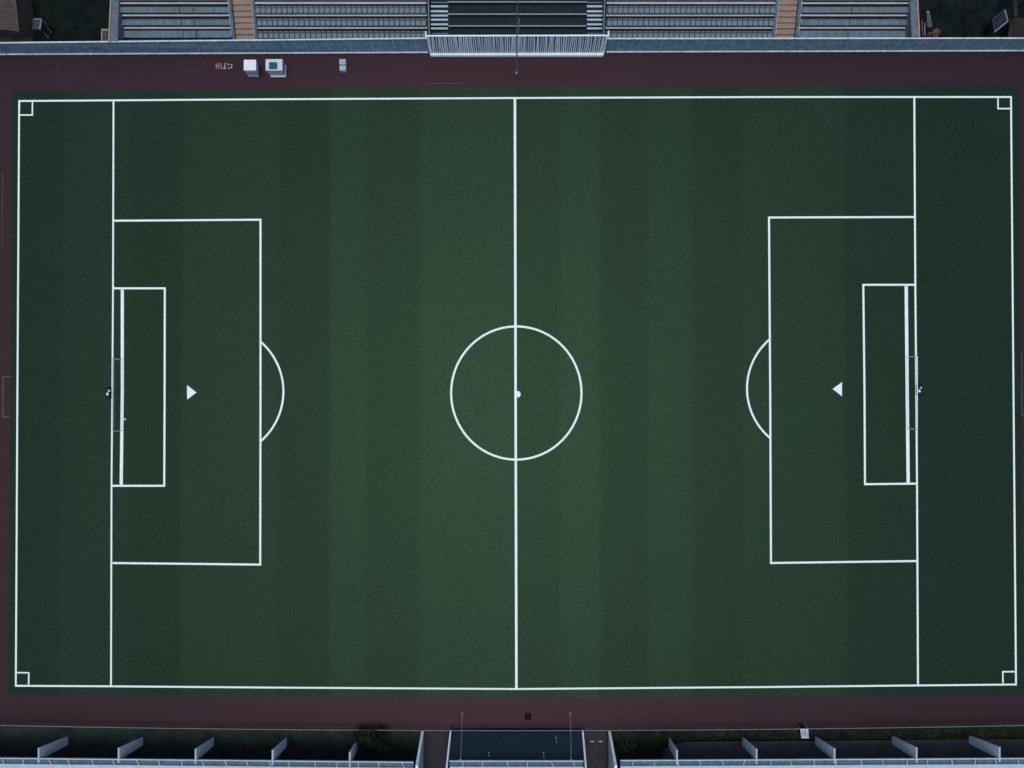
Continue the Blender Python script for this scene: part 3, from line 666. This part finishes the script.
# ------------------------------------------------------------ bits beyond the far fence, right
c = P(929, 24, 0); t = thing('bollard', (c.x, c.y, 0), 'grey tapered post leaning beside the right end wall', 'post')
a = P(929.5, 26, .3); b_ = P(928.0, 11.5, 2.2)
m = MB(); m.tube((a.x, a.y, 0), (a.x, a.y, .4), .3, .26, 8); m.build('foot', M['metal_dark'], t)
m = MB(); m.hexa([a+Vector((-.34, -.1, 0)), a+Vector((.34, -.1, 0)), a+Vector((.34, .15, 0)), a+Vector((-.34, .15, 0))],
                 [b_+Vector((-.18, -.1, 0)), b_+Vector((.18, -.1, 0)), b_+Vector((.18, .1, 0)), b_+Vector((-.18, .1, 0))]); m.build('shaft', M['metal_mid'], t, .03)
m = MB(); m.tube(P(925, 36, .4), P(924.4, 23, .9), .07); tag(m.build('drainpipe', M['metal_mid']), 'thin grey pipe lying between the right end wall and tapered post', 'pipe')
m = MB(); m.tube(P(922.8, 36, .4), P(921.6, 20, .9), .09); tag(m.build('red_pipe', M['red']), 'dull red pipe along the outside of the right end wall', 'pipe')

def panel_stand(name, quad, zs, label, cat, face='board'):
    pts = [P(x, y, z) for (x, y), z in zip(quad, zs)]
    c = sum(pts, Vector())/4; t = thing(name, (c.x, c.y, 0), label, cat)
    nrm = (pts[1]-pts[0]).cross(pts[3]-pts[0]).normalized()
    if nrm.z < 0: nrm = -nrm
    th = nrm*.12
    m = MB(); m.hexa([p-th for p in pts], pts); m.build('panel', M[face], t)
    for i, (a, b_) in enumerate(zip(pts, pts[1:]+pts[:1])):
        mm = M['metal_mid'] if i in (1, 2) else M['metal_dark']
        m = MB(); m.bar(a+nrm*.04, b_+nrm*.04, .16 if i in (1, 2) else .08, .1); m.build('frame_bar', mm, t)
    for p in pts:
        m = MB(); m.bar((p.x, p.y, 0), p-th*.5, .07); m.build('leg', M['metal_dark'], t)
    m = MB()
    for k in (.3, .5, .7):
        m.bar(pts[0].lerp(pts[3], k)+nrm*.02, pts[1].lerp(pts[2], k)+nrm*.02, .05, .04)
    m.build('cross_bars', M['metal_dark'], t)
panel_stand('display_board', [(992.5, 20), (1004.5, 10), (1007.5, 21.5), (994.5, 32)], [1.6, 1.6, 2.4, 2.4], 'dark blue tilted board behind the fence at the far right', 'board', 'board_dark')
# trailer-like stand at the far left
t = panel_stand('tilted_board', [(33.5, 29), (34, 19.2), (41.8, 19.4), (40.3, 29.6)], [1.3, 1.3, 1.9, 1.9], 'blue-grey tilted board on a frame behind the fence at the far left', 'board')
fb = thing('metal_ladder', tuple(P(46, 32, 0)), 'dark metal ladder frame beside the tilted board at the far left', 'ladder')
for (a, b_) in (((42.2, 30.5), (49, 38.5)), ((44, 21), (51.5, 33))):
    m = MB(); m.bar(P(*a, .9), P(*b_, .3), .16, .08); m.build('rail', M['board'], fb)
m = MB()
for k in (.1, .35, .6, .85):
    m.bar(P(42.2+6.8*k, 30.5+8*k, .9-.6*k), P(44+7.5*k, 21+12*k, .9-.6*k), .06, .05)
m.build('rungs', M['metal_dark'], fb)

# sheds in the corners
def shed(poly, z, label, roofm, wallm):
    q = quadpx(poly, z); c = (sum(p[0] for p in q)/len(q), sum(p[1] for p in q)/len(q)); t = thing('shed', (c[0], c[1], 0), label, 'shed')
    ins = [(c[0]+(x-c[0])*.97, c[1]+(y-c[1])*.97) for x, y in q]
    MB().prism(ins, 0, z-.12).build('wall', wallm, t)
    MB().prism(q, z-.12, z).build('roof', roofm, t, .02)
    x0 = min(p[0] for p in q); x1 = max(p[0] for p in q); y0 = min(p[1] for p in q); y1 = max(p[1] for p in q)
    return t, q
t, q = shed([(-70, -40), (10, -40), (16.5, 6), (19, 31.5), (-70, 20)], 3.0, 'brown tiled shed in the far left corner behind the fence', M['brick'], M['brick'])
m = MB(); yy = q[3][1] + .25
for i in range(26):
    y = P(0, 28-i*1.9, 3.0).y
    xr = P(18-.02*i*i-.25*i*.4, 28, 3.0).x - .1
    m.bar((q[0][0]+.1, y+.5, 3.02), (xr, y-.3, 3.02), .07, .05)
m.build('tile_battens', M['brick'], t)
M['brown_dark'] = mat('dark_brown_roof', (0.022, 0.018, 0.018), rough=0.85, spec=0.15, var=0.4, scale=1.2, fine=0.3)
t, q = shed([(-70, 30), (30, 34), (33, 41.5), (-70, 41.5)], 1.2, 'low dark brown lean-to just behind the fence at the far left', M['brown_dark'], M['brick'])
t, q = shed([(1010, 18), (1090, 16), (1090, 37), (1008, 37)], 1.4, 'low dark lean-to in the far right corner behind the fence', M['brown_dark'], M['brown_dark'])
b_ = P(1015, 18, 0); t = thing('timber_beam', (b_.x, b_.y, 0), 'grey-brown timber beam running away from the far right corner', 'beam')
slab([(1012.6, -20), (1016.4, -20), (1017.8, 17), (1014, 17)], 2.0, 2.2).build('beam', M['brown_dark'], t, .02)
m = MB(); m.box(P(1015, 10, 0).x-.1, P(1015, 10, 0).x+.1, P(1015, 10, 0).y-.1, P(1015, 10, 0).y+.1, 0, 2.0); m.build('post', M['brown_dark'], t)

# ------------------------------------------------------------ light
w = bpy.data.worlds.new('World'); scene.world = w; w.use_nodes = True
nt = w.node_tree; bg = nt.nodes['Background']; sky = nt.nodes.new('ShaderNodeTexSky'); sky.sky_type = 'NISHITA'; sky.sun_disc = False
SUN_E = R(87); SUN_AZ = R(215)
sky.sun_elevation = SUN_E; sky.sun_rotation = SUN_AZ; sky.air_density = 1.0; sky.dust_density = 3.0; sky.ozone_density = 1.0
bg.inputs['Strength'].default_value = 0.13
nt.links.new(sky.outputs['Color'], bg.inputs['Color'])
sd = bpy.data.lights.new('sun', 'SUN'); sd.energy = 1.35; sd.angle = R(30); sd.color = (0.93, 1.0, 0.94)
so = bpy.data.objects.new('sun', sd); COL.objects.link(so); so.location = (0, 0, 120)
d = Vector((math.cos(SUN_E)*math.sin(SUN_AZ), math.cos(SUN_E)*math.cos(SUN_AZ), math.sin(SUN_E)))
so.rotation_euler = d.to_track_quat('Z', 'Y').to_euler()
vs = scene.view_settings; vs.view_transform = 'Standard'; vs.look = 'None'; vs.gamma = 1; vs.exposure = 0.0; vs.use_curve_mapping = False
scene.render.engine = 'CYCLES'
scene.cycles.max_bounces = 6
